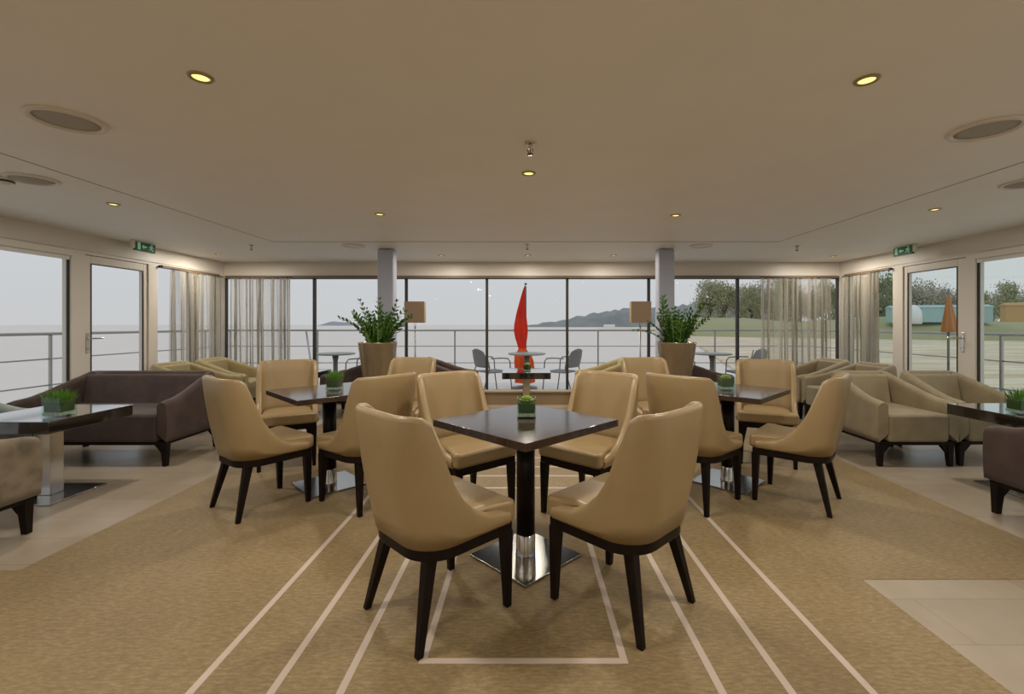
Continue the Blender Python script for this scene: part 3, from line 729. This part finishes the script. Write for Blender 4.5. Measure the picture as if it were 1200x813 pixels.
def make_out_table():
    e = empty('outdoor_table', cat='table', group='round outdoor tables')
    MB().lathe([(0, .715), (.32, .72), (.345, .73), (.345, .745), (.33, .75), (0, .75)], n=40).build('tabletop', M['outtop'], e)
    MB().lathe([(.04, .02), (.04, .6), (.06, .715)], n=20).build('column', M['outmetal'], e)
    MB().lathe([(0, 0), (.22, 0), (.22, .015), (.05, .03), (0, .03)], n=32).build('base', M['outmetal'], e)
    return e
ot = make_out_table(); of = [False]
place(ot, of, .02, 8.30, 0, 'round outdoor table in front of the red parasol', 0)
place(ot, of, -3.49, 8.30, 0, 'round outdoor table left of the left column, on the deck', 0)
place(ot, of, 3.42, 8.30, 0, 'round outdoor table right of the right column, on the deck', 0)
def make_out_chair():
    e = empty('outdoor_chair', cat='chair', group='grey woven outdoor chairs')
    f = []
    for s in (-1, 1):
        m = MB().tube([(s * .25, .28, 0), (s * .26, .24, .30), (s * .265, .22, .60), (s * .265, .18, .655), (s * .265, .05, .67), (s * .255, -.18, .67)], .011, 8)
        m.build('arm_frame', M['outmetal'], e)
        MB().tube([(s * .22, -.34, 0), (s * .235, -.24, .36), (s * .24, -.20, .50), (s * .235, -.27, .80)], .011, 8).build('leg', M['outmetal'], e)
    MB().tube([(-.26, .23, .40), (.26, .23, .40)], .009, 8).build('crossbar', M['outmetal'], e)
    s = MB(); s.prism([(-.25, .25), (.25, .25), (.24, -.2), (-.24, -.2)], .405, .425); s.build('seat', M['woven'], e, bevel=.008)
    b = MB(); nu, nv = 14, 8; vs = []
    for off in (0, .012):
        for j in range(nv + 1):
            for i in range(nu + 1):
                u = -1 + 2 * i / nu; v = j / nv; w = .24 * (1 - .25 * v ** 3); z = .50 + .34 * v - .05 * u * u * v
                vs.append((u * w, -.20 - .09 * v - .04 * (1 - u * u) - off, z))
    k = (nu + 1) * (nv + 1); fs = []
    for j in range(nv):
        for i in range(nu):
            a = j * (nu + 1) + i
            fs += [(a, a + 1, a + nu + 2, a + nu + 1), (k + a + nu + 1, k + a + nu + 2, k + a + 1, k + a)]
    for i in range(nu):
        fs.append((i, k + i, k + i + 1, i + 1)); a = nv * (nu + 1) + i; fs.append((a, a + 1, k + a + 1, k + a))
    for j in range(nv):
        a = j * (nu + 1); fs.append((a, a + nu + 1, k + a + nu + 1, k + a)); a += nu; fs.append((a, k + a, k + a + nu + 1, a + nu + 1))
    b.add(vs, fs, True); b.build('backrest', M['weave'], e)
    return e
def weave_mat():
    m = mat('woven_mesh', (.10, .10, .11), .6); nt = m.node_tree
    tc = nt.nodes.new('ShaderNodeTexCoord'); ck = nt.nodes.new('ShaderNodeTexChecker'); ck.inputs['Scale'].default_value = 70
    ck.inputs['Color1'].default_value = (.11, .11, .12, 1); ck.inputs['Color2'].default_value = (.30, .30, .31, 1)
    nt.links.new(tc.outputs['Object'], ck.inputs['Vector']); nt.links.new(ck.outputs[0], nt.nodes['Principled BSDF'].inputs['Base Color'])
    return m
M['weave'] = weave_mat()
oc = make_out_chair(); ocf = [False]
place(oc, ocf, -.62, 8.30, face(1, .75), 'grey woven outdoor chair left of the red parasol', 0)
place(oc, ocf, .68, 8.30, face(-1, .75), 'grey woven outdoor chair right of the red parasol', 0)
place(oc, ocf, -2.95, 8.25, face(-1, 0), 'grey outdoor chair right of the left outdoor table, behind the left pot', 0)
place(oc, ocf, 2.80, 8.35, face(1, 0), 'grey outdoor chair left of the right outdoor table, behind the right pot', 0)
place(oc, ocf, 3.98, 8.20, face(-1, 0), 'grey outdoor chair right of the right outdoor table, beside the curtain', 0)

pa = empty('parasol', (-.02, 8.95, 0), 0, 'closed red and orange parasol standing on the stern deck', 'parasol')
def closed_canopy(prof, bend, n=48, nf=7, fold=.16):
    m = MB(); vs = []
    for r, z in prof:
        for k in range(n):
            a = 2 * PI * k / n; rr = r * (1 + fold * math.cos(nf * a + z * 1.5)); vs.append((rr * math.cos(a) + bend(z), rr * math.sin(a), z))
    m.add(vs, [(j * n + k, j * n + (k + 1) % n, (j + 1) * n + (k + 1) % n, (j + 1) * n + k) for j in range(len(prof) - 1) for k in range(n)], True)
    return m
bend = lambda z: -.075 * math.sin(PI * min(1, max(0, (2.03 - z) / 1.6))) if z > .4 else 0
closed_canopy([(.006, 2.03), (.022, 1.95), (.05, 1.75), (.085, 1.50), (.115, 1.28), (.125, 1.15), (.105, 1.0), (.075, .86), (.065, .80)], bend).build('canopy', M['redcloth'], pa)
closed_canopy([(.065, .80), (.10, .74), (.155, .68), (.18, .55), (.185, .35), (.19, .13)], bend, fold=.10).build('canopy_hem', M['orangecloth'], pa)
MB().tube([(.02, 0, .03), (.02, 0, 1.3), (.02, 0, 2.06)], .018, 10).lathe([(0, 2.05), (.022, 2.055), (.026, 2.075), (.015, 2.095), (0, 2.1)], (.02, 0, 0), 12).build('pole', M['outmetal'], pa)
MB().lathe([(0, 0), (.25, 0), (.25, .04), (.05, .06), (0, .06)], n=32).build('base', M['outmetal'], pa)

# parasol seen through the right door
pb = empty('parasol', (5.72, 6.12, 0), 0, 'closed amber parasol outside the right glass door', 'parasol')
closed_canopy([(.006, 1.72), (.022, 1.62), (.048, 1.44), (.075, 1.28), (.085, 1.17)], lambda z: .05 * (1.72 - z)).build('canopy', M['amber'], pb)
MB().tube([(0, 0, .03), (0, 0, 1.75)], .014, 10).build('pole', M['outmetal'], pb)
MB().lathe([(0, 0), (.2, 0), (.2, .04), (.05, .06), (0, .06)], n=32).build('base', M['outmetal'], pb)

# ------------------------------------------------------------------ sea, shore, trees
ZSEA = -8.0; EY = 1.275
def at(px, Y): return (px - 616) * Y / F
struct('sea', MB().box(-6000, 6000, -300, 7500, ZSEA - 2, ZSEA), M['sea'])
rnd = random.Random(3)
def ridge(name, pts, depth, m, label, cat):
    # pts: (x, y, height above the sea) along a shoreline; a rounded long hill with bumpy crest
    g = MB(); n = len(pts); prof = [(0, 0), (.12, .55), (.3, .9), (.5, 1), (.75, .8), (1, 0)]
    vs = []
    for (x, y, h) in pts:
        for (q, s) in prof: vs.append((x, y + depth * q, ZSEA + h * s * (1 + rnd.uniform(-.06, .06)) - .2))
    k = len(prof)
    fs = [(i * k + j, (i + 1) * k + j, (i + 1) * k + j + 1, i * k + j + 1) for i in range(n - 1) for j in range(k - 1)]
    g.add(vs, fs, True); g.add(vs[:k], [tuple(range(k))]); g.add(vs[-k:], [tuple(range(k))[::-1]])
    return tag(g.build(name, m), label, cat)
hl = []
for i in range(61):
    t = i / 60; px = 616 + 324 * t; Y = 1500
    h = interp([(616, 3), (640, 17), (660, 22), (674, 34), (698, 46), (733, 62), (760, 68), (800, 76), (860, 90), (940, 90)], px) + 5 * math.sin(i * 1.7) * rnd.random()
    hl.append((at(px, Y), Y, max(h, 1.5)))
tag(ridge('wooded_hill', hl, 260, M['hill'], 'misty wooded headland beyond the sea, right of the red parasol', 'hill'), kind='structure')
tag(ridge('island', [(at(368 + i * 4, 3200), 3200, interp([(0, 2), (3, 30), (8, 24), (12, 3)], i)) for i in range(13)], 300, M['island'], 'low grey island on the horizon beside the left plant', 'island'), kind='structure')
# beach sweeping towards the viewer on the right and the bank behind it
bp = []
shore = [(700, 900), (760, 500), (800, 300), (820, 180), (860, 90), (960, 52)]
poly = [(at(px, Y), Y) for px, Y in shore] + [(200, 10), (900, 10), (1500, 900), (at(1100, 1400), 1400), (at(800, 1400), 1400)]
struct('beach', MB().prism(poly, ZSEA, ZSEA + .6), M['sand'])
bk = []
for i in range(40):
    t = i / 39; x = 95 + 500 * t; y = 330 - 240 * t ** .7
    bk.append((x + 30, y, 13 + 1.5 * math.sin(i * .9)))
ridge('grassy_bank', bk, 90, M['bank'], 'grassy bank behind the beach on the right', 'bank')['kind'] = 'structure'

def make_tree(m, seed, spread):
    e = empty('shore_tree', cat='tree', group='trees on the bank behind the beach')
    r = random.Random(seed); tk = MB()
    tk.tube([(0, 0, -2), (.2, 0, 4), (.1, .2, 9)], [.6, .45, .25], 8)
    tips = []
    for k in range(20):
        a = r.uniform(0, 2 * PI); z0 = r.uniform(.3, 7.5); L = r.uniform(1.5, 4.6) * spread; z1 = z0 + r.uniform(.8, 6)
        p = (math.cos(a) * L, math.sin(a) * L, z1); tk.tube([(.1, .1, z0), (p[0] * .5, p[1] * .5, (z0 + z1) / 2 + .5), p], [.2, .13, .05], 5); tips.append(p)
    tk.build('trunk', M['bark'], e)
    c = MB()
    for p in tips + [(0, 0, 11), (1, 0, 12.5), (-1, .5, 10)]:
        for _ in range(130):
            d = Vector((r.gauss(0, 1), r.gauss(0, 1), r.gauss(0, .8))); q = Vector(p) + d * 1.2
            a = Vector((r.gauss(0, 1), r.gauss(0, 1), r.gauss(0, 1))).normalized() * .30; b = a.cross(Vector((r.gauss(0, 1), r.gauss(0, 1), r.gauss(0, 1)))).normalized() * .26
            c.add([q - a, q + b, q + a, q - b], [(0, 1, 2, 3)])
    c.build('crown', m, e)
    return e
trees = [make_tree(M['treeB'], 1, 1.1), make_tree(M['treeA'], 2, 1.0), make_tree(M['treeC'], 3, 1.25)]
tu = [False] * 3
r = random.Random(21)
kinds = ['bare grey brown tree', 'olive tree in young leaf', 'full green tree']
tl = []
for px in [832, 848, 866, 880, 893, 908, 922, 938, 955, 972, 990, 1008, 1024, 1040, 1056, 1072, 1090, 1108, 1128, 1146, 1164, 1184, 1206, 1230]:
    t = (px - 832) / 400; Y = 330 - 150 * t + r.uniform(-3, 3); k = r.choice([0, 0, 1, 1, 2])
    Y += 35
    Y += 36 * (len(tl) % 3) + (45 if px > 1120 else 0)
    x = at(px, Y + 15)
    o = trees[k] if not tu[k] else copy_tree(trees[k]); tu[k] = True
    s = r.uniform(1.8, 2.3) * (1 if px > 850 else 1.0) * (1 - .25 * t)
    o.location = (x, Y + 15, ZSEA + 8.5); o.scale = (s, s, s * 1.3); o.rotation_euler = (0, 0, r.uniform(0, 6.28))
    where = ('beyond the right potted plant' if px < 885 else 'seen through the right back curtain' if px < 985 else 'seen through the right side curtain' if px < 1046 else 'seen through the right glass door' if px < 1122 else 'seen through the big right window')
    tl.append((kinds[k], where, o))
for kd in kinds:
    for wh in sorted({w for _, w, _ in tl}):
        g = [o for a, w, o in tl if a == kd and w == wh]
        names = {1: [''], 2: ['left ', 'right '], 3: ['leftmost ', 'middle ', 'rightmost '], 4: ['leftmost ', 'second from left ', 'third from left ', 'rightmost ']}.get(len(g))
        for q, o in enumerate(g): o['label'] = names[q] + kd + ' on the bank, ' + wh
# buildings on the shore seen through the right door and window
def shed(name, x, y, w, d, h, m, label, cat, rz=0):
    e = empty(name, (x, y, ZSEA + .4), rz, label, cat)
    MB().box(-w / 2, w / 2, -d / 2, d / 2, 0, h).build('wall', m, e)
    MB().add([(-w / 2 - .5, -d / 2 - .5, h), (w / 2 + .5, -d / 2 - .5, h), (w / 2 + .5, d / 2 + .5, h), (-w / 2 - .5, d / 2 + .5, h), (-w / 2, 0, h + 1.5), (w / 2, 0, h + 1.5)], [(0, 1, 5, 4), (2, 3, 4, 5), (1, 2, 5), (3, 0, 4), (3, 2, 1, 0)]).build('roof', m, e)
    return e
a = shed('beach_pavilion', at(1098, 262), 262, 46, 9, 8.5, M['tealwall'], 'long teal pavilion on the shore seen through the right door', 'building', R(-20)); a.location.z = ZSEA + 10.5
b = shed('beach_kiosk', at(1194, 232), 232, 12, 6, 8.5, M['orangewall'], 'orange kiosk on the shore seen through the big right window', 'building', R(-25)); b.location.z = ZSEA + 10.5
h = shed('shore_house', at(714, 1150), 1150, 26, 14, 7, M['tent'], 'small white house at the foot of the misty headland', 'building')
tn = empty('beach_tent', (at(1071, 240), 240, ZSEA + 9.5), 0, 'white dome tent on the shore seen through the right door', 'tent')
MB().lathe([(3.4, 0), (3.4, 4.5), (3.0, 7.0), (2.0, 9.0), (.8, 10.0), (0, 10.2)], n=24).build('canopy', M['tent'], tn)
